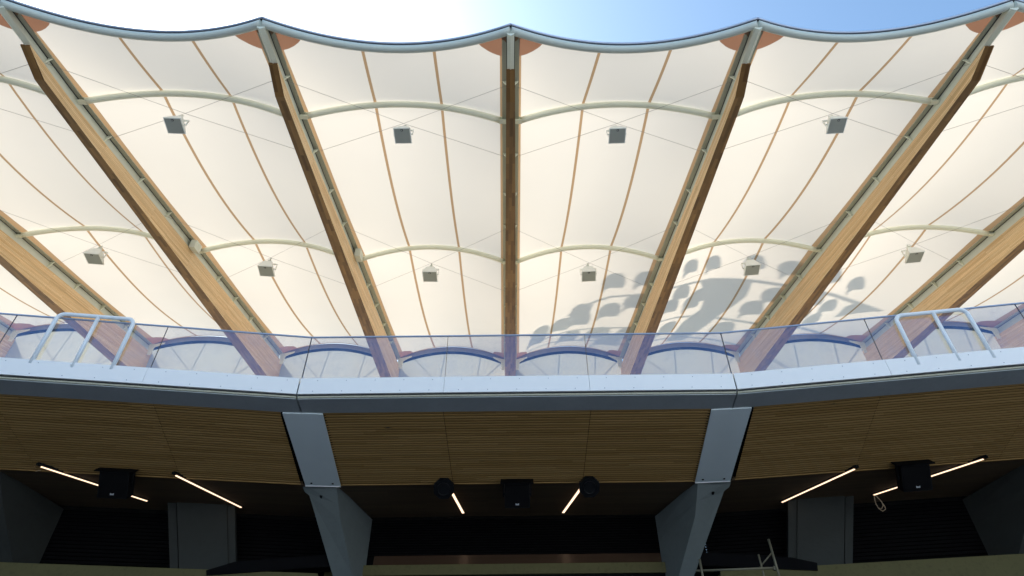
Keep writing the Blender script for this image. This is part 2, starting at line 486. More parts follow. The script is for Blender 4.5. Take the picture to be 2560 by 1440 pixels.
def mem_point(i, rho, u):
    """underside of the fabric"""
    ks = KN
    t0 = 0.0
    base_a = C3(rho, AZ[i], node(rho), .08, .085); base_b = C3(rho, AZ[i + 1], node(rho), -.08, .085)
    p = base_a.lerp(base_b, u)
    for k in range(3):
        if ks[k][0] - 1e-6 <= rho <= ks[k + 1][0] + 1e-6:
            t0 = (rho - ks[k][0]) / (ks[k + 1][0] - ks[k][0]); break
    amps = [0.0, AMP[1], AMP[2], AMP[3] + .14]
    amp = amps[k] * (1 - t0) + amps[k + 1] * t0
    sag = [.05, .30, .42][k] * math.sin(PI * t0) ** .9
    s = para(u)
    s2 = 1 - abs(2 * u - 1) ** 2.6
    p = p + UPV * (amp * s - sag * s2)
    return p

for i in range(-4, 4):
    # --- fabric
    base = C3(10.3, (AZ[i] + AZ[i + 1]) / 2, node(10.3))
    verts = []; ex = []
    rows = []
    for k in range(3):
        n = [10, 16, 20][k]
        for q in range(n): rows.append(KN[k][0] + (KN[k + 1][0] - KN[k][0]) * q / n)
    rows.append(KN[3][0])
    NS = 8
    corners = [ring_pt(i, 0, 0), ring_pt(i, 1, 0), C3(17.79, AZ[i], node(17.79)), C3(17.79, AZ[i + 1], node(17.79))]
    for ri, rho in enumerate(rows):
        s1, s2 = seam_u(rho)
        us = [s1 * q / NS for q in range(NS)] + [s1 + (s2 - s1) * q / NS for q in range(NS)] + [s2 + (1 - s2) * q / NS for q in range(NS + 1)]
        for u in us:
            # between ring and first arch the fabric starts at the scalloped ring
            if rho < KN[1][0] - 1e-6:
                t0 = (rho - KN[0][0]) / (KN[1][0] - KN[0][0])
                e = ERING * para(u) / SC
                r2 = KN[0][0] + e + (KN[1][0] - KN[0][0] - e) * t0
                pe = chord(i, r2, node(KN[0][0]) + .283 * (r2 - KN[0][0]), u, .08, .03 + .055 * t0)
                p = pe + UPV * (AMP[1] * para(u) * (t0 ** 1.0) - .03 * math.sin(PI * t0) * para(u))
                hd = (p - ring_pt(i, u, ERING)).length
            else:
                p = mem_point(i, rho, u); hd = (KN[3][0] - rho) * SC * .3
            wch = (C3(rho, AZ[i], 0) - C3(rho, AZ[i + 1], 0)).length
            sd = min(abs(u - s1), abs(u - s2)) * wch
            bd = min(u, 1 - u) * (wch - .16) + .08
            cd = min((p - c).length * (1.0 if q_ < 2 else .72) for q_, c in enumerate(corners))
            verts.append(p)
            ex.append((sd, bd, cd, hd, .030 + .0011 * (rho - 4), band_hw(rho)))
    nc = 3 * NS + 1
    me = bpy.data.meshes.new('roof_membrane')
    fs = [(r * nc + c, r * nc + c + 1, (r + 1) * nc + c + 1, (r + 1) * nc + c) for r in range(len(rows) - 1) for c in range(nc - 1)]
    me.from_pydata([tuple(p - base) for p in verts], [], fs)
    me.materials.append(M['membrane'])
    for nm, a, b_ in (('seam', 0, 1), ('corner', 2, 3), ('width', 4, 5)):
        l = me.uv_layers.new(name=nm)
        for lp in me.loops: l.data[lp.index].uv = (ex[lp.vertex_index][a], ex[lp.vertex_index][b_])
    me.polygons.foreach_set('use_smooth', [True] * len(fs))
    # keep a crease at the arches
    o = bpy.data.objects.new('roof_membrane', me); COL.objects.link(o); o.location = base
    tag(o, 'white fabric roof sheet with two brown seams, ' + bayname(i), 'roof fabric', 'fabric roof sheets')
    # --- ring tube
    if -3 <= i <= 2:
        us = [q / 36 for q in range(37)]
        pts = [ring_pt(i, u, ERING) for u in us]
        t = thing('ring_tube', 'curved blue grey edge tube topping the roof, ' + bayname(i), 'tube', pts[0], 'ring edge tubes')
        b = MB(); b.tube(pts, .072, 20); b.build('tube', M['ringtube'], t)
        b = MB(); b.tube([ring_pt(i, u, ERING, -.055, .062) for u in us], .020, 8); b.build('gasket', M['darkgap'], t)
        b = MB(); b.tube([ring_pt(i, u, ERING, -.075, .098) for u in us], .024, 8); b.build('clamp_edge', M['railcap'], t)
    # --- arches
    for k, nm, word in ((1, 'arch_tube', 'upper'), (2, 'arch_tube', 'lower')):
        if not -3 <= i <= 2: continue
        pts = []
        for q in range(33):
            u = q / 32
            pts.append(chord(i, KN[k][0], KN[k][1], u, .225) + UPV * (AMP[k] * para(u)))
        t = thing(nm, f'pale green {word} arched tube under the fabric, {bayname(i)}', 'tube', pts[0], f'{word} row of arch tubes')
        b = MB(); b.tube(pts, TR[k], 18); b.build('tube', M['steel'], t)
        for e, sg in ((0, 1), (1, -1)):
            b = MB(); az = AZ[i + e]
            p0 = C3(KN[k][0], az, KN[k][1], sg * .07); p1 = pts[0] if e == 0 else pts[-1]
            rad = Vector((math.sin(az), math.cos(az), .0)); d = (p1 - p0).normalized(); p1 = p1 + d * .02
            for z in (-1, 1):
                a_ = p0 + UPV * z * TR[k] * .8; c_ = p1 + UPV * z * TR[k] * .8
                rings = [[q + rad * TR[k] * .75 * sx + UPV * .008 * sz for sx, sz in ((-1, -1), (1, -1), (1, 1), (-1, 1))] for q in (a_, c_)]
                b.loft(rings)
            rings = [[q + rad * .008 * sx + UPV * TR[k] * .78 * sz for sx, sz in ((-1, -1), (1, -1), (1, 1), (-1, 1))] for q in (p0, p1)]
            b.loft(rings)
            b.build('end_bracket', M['steel'], t)
    # --- rear arch with wall sheet under it
    k = 3
    rho, h = KN[3]
    pts = [chord(i, rho, h, q / 32, .2) + UPV * (AMP[3] * para(q / 32)) for q in range(33)]
    t = thing('rear_arch', 'dark arch plate behind the glass balustrade, ' + bayname(i), 'arch', pts[0], 'rear arches behind the glass')
    am = (AZ[i] + AZ[i + 1]) / 2
    rad = Vector((math.sin(am), math.cos(am), 0))
    b = MB()
    b.loft([[p + UPV * -.13 - rad * .05, p + UPV * -.13 + rad * .05, p + UPV * .17 + rad * .05, p + UPV * .17 - rad * .05] for p in pts])
    b.build('arch_plate', M['archC'], t)
    b = MB()
    b.loft([[p + UPV * z + rad * y for y, z in ((-.10, -.19), (.04, -.19), (.04, -.132), (-.10, -.132))] for p in pts])
    b.build('lower_rib', M['blackmetal'], t)
    for e in (0, 1):
        b = MB(); az = AZ[i + e]; sg = 1 if e == 0 else -1
        r2 = Vector((math.sin(az), math.cos(az), 0)); side = Vector((math.cos(az), -math.sin(az), 0)) * sg
        p0 = C3(17.55, az, node(17.55), sg * .20)
        poly = [p0, p0 + side * .62 + UPV * .18, p0 + side * .60 + UPV * .12, p0 + side * .25 - UPV * .12, p0 + side * .2 - UPV * .55, p0 - UPV * .55]
        A_ = [p - r2 * .012 for p in poly]; B_ = [p + r2 * .012 for p in poly]; n = len(poly)
        b.add(A_ + B_, [tuple(range(n)), tuple(range(2 * n - 1, n - 1, -1))] + [(q, q + n, (q + 1) % n + n, (q + 1) % n) for q in range(n)])
        b.build('gusset', M['steel'], t)
    tw = thing('wall_sheet', 'pale wall sheet under the rear arch, ' + bayname(i), 'wall sheet', C3(18.0, am, 9.0), 'translucent rear wall sheets')
    b = MB()
    low = 9.6
    for q in range(32):
        a_, c_ = pts[q] + rad * .06 - UPV * .15, pts[q + 1] + rad * .06 - UPV * .15
        a0, c0 = a_.copy(), c_.copy(); a0.z = c0.z = low * SC + Z0
        b.add([a0, c0, c_, a_], [(0, 1, 2, 3)])
    b.build('sheet', M['panel'], tw)
    for e in (0, 1):
        b = MB(); pe = pts[0] if e == 0 else pts[-1]
        a_ = pe + rad * 0.0; c_ = a_.copy(); c_.z = low * SC + Z0; a_.z -= .14
        b.box((a_ + c_) / 2, .09, .09, a_.z - c_.z); b.build('post', M['archC'], tw)
    tb = thing('cross_brace', 'faint crossed rods behind the wall sheet, ' + bayname(i), 'bracing', C3(18.6, am, 9.6), 'rods behind the wall sheets')
    for (u0, u1) in ((.08, .52), (.48, .92), (.36, .30), (.70, .64)):
        b = MB()
        pa = pts[0].lerp(pts[-1], u0) + rad * .35; pb = pts[0].lerp(pts[-1], u1) + rad * .35
        pa.z = (12.3 if u0 < u1 else 12.5) * SC + Z0; pb.z = 10.6 * SC + Z0
        if u0 == .48: pa.z, pb.z = pb.z, pa.z
        b.tube([pa, pb], .018, 8); b.build('rod', M['archC'], tb)

b = MB()  # unseen roof continuation, added to keep sun off the ground at both sides
for sg in (-1, 1):
    a0 = AZ[4 * sg]
    for q in range(9):
        a1 = a0 + sg * .112
        for (ra, rb) in ((4.0, 10.3), (10.3, 17.8)):
            P_ = [C3(ra, a0, node(ra), 0, .3), C3(rb, a0, node(rb), 0, .3), C3(rb, a1, node(rb), 0, .3), C3(ra, a1, node(ra), 0, .3)]
            b.add(P_, [(0, 1, 2, 3)])
        a0 = a1
o = b.build('roof', M['panel'], None, (0, 0, 12)); tag(o, kind='structure')

# ------------------------------------------------------------------ cables and hanging loudspeakers
def cable_pts(i, pair):
    (ra, ha), (rb, hb) = pair
    l0 = C3(ra, AZ[i], ha, .09); l1 = C3(rb, AZ[i + 1], hb, -.09)
    k0 = C3(rb, AZ[i], hb, .09); k1 = C3(ra, AZ[i + 1], ha, -.09)
    return (l0, l1), (k0, k1)
UPC = ((4.852, 7.735), (6.465, 8.25)); LOC = ((8.69, 8.90), (11.68, 9.80))
def hanging_speaker(name):
    """origin at the cable clamp; front looks down, +y outward"""
    t = bpy.data.objects.new(name, None); COL.objects.link(t); t['_b'] = (0, 0, 0)
    rt = Matrix.Rotation(0, 3, 'X')
    F, Bk, zt, zb = .235, .125, -.13, -.50
    b = MB()
    def sq(h, z, dy=0): return [Vector((-h, -h + dy, z)), Vector((h, -h + dy, z)), Vector((h, h + dy, z)), Vector((-h, h + dy, z))]
    b.loft([sq(Bk - .01, zt), sq(Bk, zt - .012), sq(F - .004, zb + .05), sq(F, zb + .045), sq(F, zb)])
    b.build('cabinet', M['spk'], t)
    b = MB(); b.loft([sq(F - .022, zb + .004), sq(F - .024, zb - .008)]); g = b.build('grille', M['grille'], t)
    b = MB(); b.box((0, -F + .058, zb - .012), .062, .058, .008); bd = b.build('badge', M['badge'], g)
    cu = bpy.data.curves.new('letters', 'FONT'); cu.body = 'JBL'; cu.size = .03; cu.align_x = 'CENTER'; cu.align_y = 'CENTER'; cu.extrude = .001
    to = bpy.data.objects.new('letters', cu); COL.objects.link(to)
    bpy.context.view_layer.update()
    me = bpy.data.meshes.new_from_object(to)
    bpy.data.objects.remove(to)
    me.transform(Matrix.Translation((0, -F + .058, zb - .018)) @ Matrix.Rotation(PI, 4, 'X'))
    for p in me.polygons: p.use_smooth = False
    me.materials.clear(); me.materials.append(M['spk'])
    # letters belong to the badge plate: join them into its mesh
    import bmesh
    bm = bmesh.new(); bm.from_mesh(bd.data); n0 = len(bm.faces); bm.from_mesh(me)
    bm.faces.ensure_lookup_table()
    for f in bm.faces[n0:]: f.material_index = 1
    bm.to_mesh(bd.data); bm.free(); bd.data.materials.append(M['spk'])
    b = MB()
    for sx in (-1, 1):
        b.box((sx * (F + .028), .02, -.27), .012, .05, .26)
        b.tube([(sx * (F + .02), .02, -.36), (sx * .19, .02, -.36)], .022, 10)
    b.box((0, .02, -.136), 2 * F + .068, .05, .012)
    b.build('yoke', M['spk'], t)
    b = MB(); b.box((0, 0, -.05), .09, .09, .12); b.box((0, 0, -.118), .15, .11, .012)
    b.tube([(0, 0, .0), (0, 0, .11)], .018, 8)
    b.tube([(.03, -.02, .10), (.05, -.05, .05), (.03, -.10, -.04), (-.02, -.11, -.13), (-.05, -.09, -.15)], .009, 6)
    b.build('clamp', M['rail'], t)
    return t
proto = None
for i in range(-3, 3):
    for pair, word in ((UPC, 'upper'), (LOC, 'lower')):
        cs = cable_pts(i, pair)
        for (p0, p1), dirn in zip(cs, ('falling', 'rising')):
            b = MB(); n = 16; pts = []
            for q in range(n + 1):
                u = q / n; p = p0.lerp(p1, u); p.z -= .07 * (1 - abs(2 * u - 1)); pts.append(p)
            b.tube(pts, .004, 6)
            o = b.build('suspension_cable', M['cable'], None, p0)
            tag(o, f'thin {word} cable {dirn} to the right, {bayname(i)}', 'cable', f'{word} crossed cables')
        c = (cs[0][0] + cs[0][1] + cs[1][0] + cs[1][1]) / 4; c.z -= .07
        if word == 'upper' and not -2 <= i <= 1: continue
        if proto is None: proto = hanging_speaker('hanging_speaker'); t = proto
        else: t = copy_tree(proto)
        am = (AZ[i] + AZ[i + 1]) / 2
        t.scale = (.74,) * 3 if word == 'upper' else (.93,) * 3
        c.z -= .13 if word == 'upper' else .09
        tx = {(-3, 'lower'): 251, (-2, 'lower'): 675, (-1, 'lower'): 1078, (0, 'lower'): 1469, (1, 'lower'): 1871, (2, 'lower'): 2271,
              (-2, 'upper'): 453, (-1, 'upper'): 1012, (0, 'upper'): 1538, (1, 'upper'): 2076}[(i, word)]
        c.x += (tx - proj(c)[0]) * (c - EYE).dot(FW) / FPX
        t.location = c; tilt = 9 if word == 'upper' else 4
        t.rotation_euler = (Matrix.Rotation(-am + random.uniform(-.05, .05), 3, 'Z') @ Matrix.Rotation(R(-tilt), 3, 'X')).to_euler()
        tag(t, f'white loudspeaker hung on the {word} cables, {bayname(i)}', 'loudspeaker', 'hanging loudspeakers')
        print('spk', i, word, [round(x) for x in proj(c)])

# ------------------------------------------------------------------ balcony frame
RB, PHI = 51.25372, .0768631
DB = RB - 10
TP = math.tan(PHI)
def B3(k, x, fwd, h):
    r = DB + fwd; a = 2 * PHI * k
    return Vector((r * math.sin(a) + x * math.cos(a), -DB + r * math.cos(a) - x * math.sin(a), h + Z0))
def hw(fwd): return (DB + fwd) * TP
def seg_plane(u, v, k, fwd):
    a = 2 * PHI * k; n = Vector((math.sin(a), math.cos(a), 0)); c0 = Vector((0, -DB, Z0))
    d = ray(u, v); tt = ((DB + fwd) - n.dot(EYE - c0)) / n.dot(d)
    return EYE + d * tt
HG, HWT, HWB = 7.315, 6.342, 6.015
SIDE = {-1: 'left', 0: 'middle', 1: 'right'}
H0, H1 = 5.95, 5.62           # soffit slopes from fwd 10.5 to 12.95
F0, F1, F2, H2 = 10.5, 12.95, 15.1, 5.73
LEDGE = {}
for k in (-1, 0, 1):
    sd = SIDE[k]
    # glass
    t = thing('glass_balustrade', f'clear blue tinted glass balustrade on the {sd} stretch of balcony', 'balustrade', B3(k, 0, 10, HWT), 'glass balustrades')
    W = hw(10.0); th = .017
    for q in range(3):
        x0 = -W + 2 * W * q / 3 + .008; x1 = -W + 2 * W * (q + 1) / 3 - .008
        b = MB()
        b.hexa([B3(k, x0, 10, HWT - .2), B3(k, x1, 10, HWT - .2), B3(k, x1, 10 + th, HWT - .2), B3(k, x0, 10 + th, HWT - .2),
                B3(k, x0, 10, HG - .012), B3(k, x1, 10, HG - .012), B3(k, x1, 10 + th, HG - .012), B3(k, x0, 10 + th, HG - .012)])
        b.build('glass_panel', M['glass'], t)
    for q in (0, 1, 2, 3):
        if (q == 0 and k != 0) and k > -1 and False: continue
        xx = -W + 2 * W * q / 3
        if q == 3: xx -= .004
        if q == 0: xx += .004
        b = MB(); e = .003
        b.hexa([B3(k, xx - e, 9.998, HWT - .19), B3(k, xx + e, 9.998, HWT - .19), B3(k, xx + e, 10 + th + .002, HWT - .19), B3(k, xx - e, 10 + th + .002, HWT - .19),
                B3(k, xx - e, 9.998, HG - .013), B3(k, xx + e, 9.998, HG - .013), B3(k, xx + e, 10 + th + .002, HG - .013), B3(k, xx - e, 10 + th + .002, HG - .013)])
        b.build('joint_strip', M['badge'], t)
    b = MB()
    b.hexa([B3(k, -W, 9.993, HG - .012), B3(k, W, 9.993, HG - .012), B3(k, W, 10.024, HG - .012), B3(k, -W, 10.024, HG - .012),
            B3(k, -W, 9.993, HG + .010), B3(k, W, 9.993, HG + .010), B3(k, W, 10.024, HG + .010), B3(k, -W, 10.024, HG + .010)])
    b.build('top_rail', M['railcap'], t)
    # fascia
    t = thing('balcony_edge', f'white panelled balcony edge with concrete underside, {sd} stretch below the glass', 'balcony', B3(k, 0, 10.2, HWB), 'balcony edge stretches')
    f = 9.93
    for q in range(3):
        W = hw(f)
        x0 = -W + 2 * W * q / 3 + (.012 if q == 0 else .003); x1 = -W + 2 * W * (q + 1) / 3 - (.012 if q == 2 else .003)
        b = MB()
        b.hexa([B3(k, x0, f, HWB), B3(k, x1, f, HWB), B3(k, x1, f + .03, HWB), B3(k, x0, f + .03, HWB),
                B3(k, x0, f, HWT), B3(k, x1, f, HWT), B3(k, x1, f + .03, HWT), B3(k, x0, f + .03, HWT)])
        # top return of the panel
        b.hexa([B3(k, x0, f + .031, HWT - .02), B3(k, x1, f + .031, HWT - .02), B3(k, x1, f + .068, HWT - .02), B3(k, x0, f + .068, HWT - .02),
                B3(k, x0, f + .031, HWT), B3(k, x1, f + .031, HWT), B3(k, x1, f + .068, HWT), B3(k, x0, f + .068, HWT)])
        n = 5
        for r_ in range(n):
            for hh in (.05, .27):
                xx = x0 + (x1 - x0) * (r_ + .5) / n + (.05 if hh > .1 else 0)
                c = B3(k, xx, f - .001, HWB + hh); rr = .009
                a = 2 * PHI * k; ex_ = Vector((math.cos(a), -math.sin(a), 0)); n_ = Vector((-math.sin(a), -math.cos(a), 0))
                ring0 = [c + (ex_ * math.cos(w * PI / 4) + UPV * math.sin(w * PI / 4)) * rr for w in range(8)]
                ring1 = [p + n_ * .004 for p in ring0]
                b.loft([ring0, ring1], mi=1)
        b.build('fascia_panel', [M['white'], M['rivet']], t)
    W = hw(9.97)
    def strip(nm, mat, fa, fb, ha, hb, gap=.014):
        Wa, Wb = hw(fa) - gap, hw(fb) - gap
        b = MB()
        b.hexa([B3(k, -Wa, fa, ha), B3(k, Wa, fa, ha), B3(k, Wb, fb, ha), B3(k, -Wb, fb, ha),
                B3(k, -Wa, fa, hb), B3(k, Wa, fa, hb), B3(k, Wb, fb, hb), B3(k, -Wb, fb, hb)])
        b.build(nm, mat, t)
    strip('shadow_strip', M['seamgap'], 9.97, 10.03, HWB - .022, HWB - .001)
    strip('edge_strip', M['cream'], 9.975, 10.05, HWB - .052, HWB - .023)
    strip('concrete_edge', M['concrete'], 10.0, F0 - .0, H0 - .005, HWB - .053)
    strip('slab', M['concrete'], 10.051, 12.0, HWB - .052, HWT - .03)
    # slatted soffit in three panels
    t = thing('slatted_soffit', f'brown timber slatted soffit under the {sd} stretch of balcony', 'soffit', B3(k, 0, F1, H1), 'slatted soffits')
    NB = 31
    def edge(fwd, s): return s * (hw(fwd) - .40)
    for q in range(3):
        b = MB()
        for r_ in range(NB):
            fa = F0 + .015 + (F1 - F0 - .02) * r_ / NB; fb = fa + (F1 - F0 - .02) / NB - .034
            ha = H0 + (H1 - H0) * (fa - F0) / (F1 - F0); hb = H0 + (H1 - H0) * (fb - F0) / (F1 - F0)
            xs = []
            for ff in (fa, fb):
                xs.append((edge(ff, -1) if q == 0 else (-1.37 if q == 1 else 1.37) + .005, edge(ff, 1) if q == 2 else (-1.37 if q == 0 else 1.37) - .005))
            jx = random.uniform(0, 9)
            p = [B3(k, xs[0][0], fa, ha), B3(k, xs[0][1], fa, ha), B3(k, xs[1][1], fb, hb), B3(k, xs[1][0], fb, hb)]
            pt_ = [v_ + UPV * .014 for v_ in p]
            L = xs[0][1] - xs[0][0]; y0 = r_ * .0784 + q * 7.056 + .004; y1 = y0 + .07
            b.add(p + pt_, [(3, 2, 1, 0), (0, 1, 5, 4), (2, 3, 7, 6), (1, 2, 6, 5), (3, 0, 4, 7)],
                  [[(jx, y1), (jx + L, y1), (jx + L, y0), (jx, y0)]] + [[(jx, y0), (jx + L, y0), (jx + L, y0 + .03), (jx, y0 + .03)]] * 2 + [[(0, y0), (.08, y0), (.08, y0 + .03), (0, y0 + .03)]] * 2)
        b.build('slat_panel', M['slat'], t)
    b = MB()
    b.hexa([B3(k, edge(F0, -1), F0 + .012, H0 + .015), B3(k, edge(F0, 1), F0 + .012, H0 + .015), B3(k, edge(F1, 1), F1, H1 + .015), B3(k, edge(F1, -1), F1, H1 + .015),
            B3(k, edge(F0, -1), F0 + .012, H0 + .1), B3(k, edge(F0, 1), F0 + .012, H0 + .1), B3(k, edge(F1, 1), F1, H1 + .1), B3(k, edge(F1, -1), F1, H1 + .1)])
    b.build('backing', M['black'], t)
    b = MB()
    b.hexa([B3(k, edge(F1, -1), F1 + .001, H1 - .012), B3(k, edge(F1, 1), F1 + .001, H1 - .012), B3(k, edge(F1, 1), F1 + .03, H1 - .012), B3(k, edge(F1, -1), F1 + .03, H1 - .012),
            B3(k, edge(F1, -1), F1 + .001, H1 + .05), B3(k, edge(F1, 1), F1 + .001, H1 + .05), B3(k, edge(F1, 1), F1 + .03, H1 + .05), B3(k, edge(F1, -1), F1 + .03, H1 + .05)])
    b.build('edge_batten', M['slat'], t)
    # rear ceiling
    b = MB(); W = hw(F1) - .02; W2 = hw(F2) - .02
    P = [B3(k, -W, F1 + .031, H1), B3(k, W, F1 + .031, H1), B3(k, W2, F2, H2), B3(k, -W2, F2, H2)]
    Pt = [p + UPV * .08 for p in P]
    b.add(P + Pt, [(3, 2, 1, 0), (4, 5, 6, 7), (0, 1, 5, 4), (2, 3, 7, 6), (1, 2, 6, 5), (3, 0, 4, 7)],
          [[(0, 2.1), (8.4, 2.1), (8.4, 0), (0, 0)]] * 2 + [[(0, 0), (8, 0), (8, .08), (0, .08)]] * 4)
    o = b.build('rear_ceiling', M['ceil'], None, B3(k, 0, F2, H2))
    tag(o, f'dark brown board ceiling behind the {sd} slatted soffit', 'ceiling', 'rear ceilings')
    # back wall: louvres over a polished strip over a concrete ledge
    t = thing('louvre_wall', f'near black louvred rear wall under the {sd} stretch of ceiling', 'wall', B3(k, 0, F2, 3), 'louvred rear walls')
    W = hw(F2) - .004
    b = MB()
    n = 15; hb = 4.86 if k == 0 else 4.5
    for r_ in range(n):
        z0 = hb + (H2 - hb) * r_ / n; z1 = hb + (H2 - hb) * (r_ + .72) / n
        b.hexa([B3(k, -W, F2 + .01, z0), B3(k, W, F2 + .01, z0), B3(k, W, F2 + .05, z0 + .01), B3(k, -W, F2 + .05, z0 + .01),
                B3(k, -W, F2 + .03, z1), B3(k, W, F2 + .03, z1), B3(k, W, F2 + .06, z1), B3(k, -W, F2 + .06, z1)])
    b.build('louvres', M['louver'], t)
    b = MB()
    b.hexa([B3(k, -W, F2 + .12, -Z0), B3(k, W, F2 + .12, -Z0), B3(k, W, F2 + .3, -Z0), B3(k, -W, F2 + .3, -Z0),
            B3(k, -W, F2 + .12, 6.0), B3(k, W, F2 + .12, 6.0), B3(k, W, F2 + .3, 6.0), B3(k, -W, F2 + .3, 6.0)])
    b.build('backing', M['black'], t)
    if k == 0:
        b = MB()
        b.hexa([B3(k, -3.3, F2 - .055, 4.62), B3(k, 3.3, F2 - .055, 4.62), B3(k, 3.3, F2 + .05, 4.62), B3(k, -3.3, F2 + .05, 4.62),
                B3(k, -3.3, F2 + .0, 4.84), B3(k, 3.3, F2 + .0, 4.84), B3(k, 3.3, F2 + .05, 4.84), B3(k, -3.3, F2 + .05, 4.84)])
        b.build('polished_strip', M['gloss'], t)
    LF = 14.9 if k == 0 else 14.3
    LT = 4.58 if k == 0 else (seg_plane(300, 1416, -1, LF) if k < 0 else seg_plane(2300, 1399, 1, LF)).z - Z0
    LB = 4.36 if k == 0 else LT - .42
    LEDGE[k] = LT
    W = hw(LF) - .004
    b = MB()
    b.hexa([B3(k, -W, LF, LB), B3(k, W, LF, LB), B3(k, W, 15.09, LB), B3(k, -W, 15.09, LB),
            B3(k, -W, LF, LT), B3(k, W, LF, LT), B3(k, W, 15.09, LT), B3(k, -W, 15.09, LT)])
    o = b.build('concrete_ledge', M['ochre'], None, B3(k, 0, 15, 4.36))
    tag(o, f'yellowish concrete ledge along the bottom edge under the {sd} louvred wall', 'ledge', 'concrete ledges')
    b = MB()
    b.hexa([B3(k, -W, LF + .05, -Z0), B3(k, W, LF + .05, -Z0), B3(k, W, 15.085, -Z0), B3(k, -W, 15.085, -Z0),
            B3(k, -W, LF + .05, LB - .005), B3(k, W, LF + .05, LB - .005), B3(k, W, 15.085, LB - .005), B3(k, -W, 15.085, LB - .005)])
    b.build('lower_wall', M['black'], t)

# ------------------------------------------------------------------ pillars at the joints, each with its painted strip along the soffit
def make_pillar(sg, label):
    # px outline of the front face for the left joint (mirrored for the right one)
    L = [(752, 1206), (761, 1229), (773, 1237), (832, 1440)]
    Rr = [(840, 1209), (846, 1262), (851, 1298), (881, 1440)]
    if sg > 0:
        L, Rr = [(1832, 1194), (1823, 1218), (1810, 1228), (1735, 1440)], [(1745, 1199), (1741, 1255), (1738, 1290), (1697, 1440)]
    fw = [12.97, 13.14, 13.2, 14.45]
    pl = [seg_plane(u, v, 0, f_) for (u, v), f_ in zip(L, fw)]
    pr = [seg_plane(u, v, 0, f_) for (u, v), f_ in zip(Rr, [12.97, 13.3, 13.52, 14.45])]
    # carry on down to the ground
    ext = lambda p: p[3] + (p[3] - p[2]).normalized() * 2.6
    pl.append(ext(pl)); pr.append(ext(pr))
    t = thing('concrete_pillar', label, 'pillar', (pl[4] + pr[4]) / 2, 'concrete pillars under the balcony')
    bk = 15.02
    inner = -sg
    b = MB()
    # horizontal slices: front-left, front-right, back-right, back-left
    rings = []
    for q in range(5):
        a, c = pl[q], pr[q]
        xb = {-1: (912, 1415), 1: (1655, 1410)}[sg]
        back_in = seg_plane(*((930, 1305) if sg < 0 else (1640, 1308)), 0, bk)
        bi = Vector((back_in.x, bk, c.z)); bo = Vector((back_in.x + (a.x - c.x) * .9, bk, a.z))
        if q == 0:
            pass
        rings.append([a, c, bi, bo])
    b.loft(rings)
    b.build('shaft', M['pillar'], t)
    # painted strip along the joint
    b = MB(); a = sg * PHI
    ex_ = Vector((math.cos(a), -math.sin(a), 0)); er = Vector((math.sin(a), math.cos(a), 0))
    def J(off, fwd, h): return Vector((0, -DB, Z0)) + er * ((DB + fwd) / math.cos(PHI)) + ex_ * off + UPV * h
    hs = .365
    sh = .07 * -sg
    z0, z1 = H0 - .03, H1 - .03
    q = [J(-hs + sh * .3, F0 - .02, z0), J(hs + sh * .3, F0 - .02, z0), J(hs + sh, F1 - .02, z1), J(-hs + sh, F1 - .02, z1)]
    b.hexa(q + [p + UPV * .025 for p in q])
    b.build('painted_cover', M['bluegrey'], t)
    b = MB()
    for s_ in (-1, 1):
        a0, a1 = (hs + .002, hs + .042) if s_ > 0 else (-hs - .042, -hs - .002)
        q = [J(a0 + sh * .3, F0, H0), J(a1 + sh * .3, F0, H0), J(a1 + sh, F1, H1), J(a0 + sh, F1, H1)]
        b.hexa([p + UPV * .0 for p in q] + [p + UPV * .05 for p in q])
    q = [J(-.75, F0 - .3, H0 + .105), J(.75, F0 - .3, H0 + .105), J(.75, F1 + .1, H1 + .105), J(-.75, F1 + .1, H1 + .105)]
    b.hexa(q + [p + UPV * .03 for p in q])
    b.build('shadow_gap', M['black'], t)
    b = MB()
    q = [J(-hs + sh, F1 - .018, z1 - .012), J(hs + sh, F1 - .018, z1 - .012), J(hs + sh, F1 + .01, z1 - .012), J(-hs + sh, F1 + .01, z1 - .012)]
    b.hexa(q + [p + UPV * .03 for p in q])
    b.build('cover_lip', M['white'], t)
    for s_ in (-1, 1):
        b = MB(); c = J(sh + s_ * .22, F1 - .14, z1 + .008)
        b.tube([c, c - UPV * .012], .022, 10); b.build('fixing_bolt', M['black'], t)
    b = MB(); c = (pl[1] + pr[1]) / 2 + Vector((0, -.06, .03)); b.tube([c, c + Vector((0, .09, -.01))], .03, 12); b.build('plug', M['black'], t)
    return t
pL = make_pillar(-1, 'splayed concrete pillar with blue grey cover strip at the left balcony joint')
pR = make_pillar(1, 'splayed concrete pillar with blue grey cover strip at the right balcony joint')
def rot_about_axis(o, ang):
    c = Matrix.Translation((0, -DB, 0))
    o.matrix_world = c @ Matrix.Rotation(-ang, 4, 'Z') @ c.inverted() @ o.matrix_world
bpy.context.view_layer.update()
for src, ang, lab in ((pL, -.122, 'concrete pillar darkened for shade, cut off by the bottom left corner'), (pR, .122, 'concrete pillar darkened for shade, cut off by the bottom right corner')):
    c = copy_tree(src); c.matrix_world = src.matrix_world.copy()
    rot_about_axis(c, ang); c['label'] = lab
    nd_ = [ch for ch in c.children if ch.name.split('.')[0] == 'shaft'][0]; nd_.data = nd_.data.copy(); nd_.data.materials[0] = M['concrete_d']  # far pillar shaft: shade painted in as a darker concrete colour
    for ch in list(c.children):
        if ch.name.split('.')[0] != 'shaft': bpy.data.objects.remove(ch)

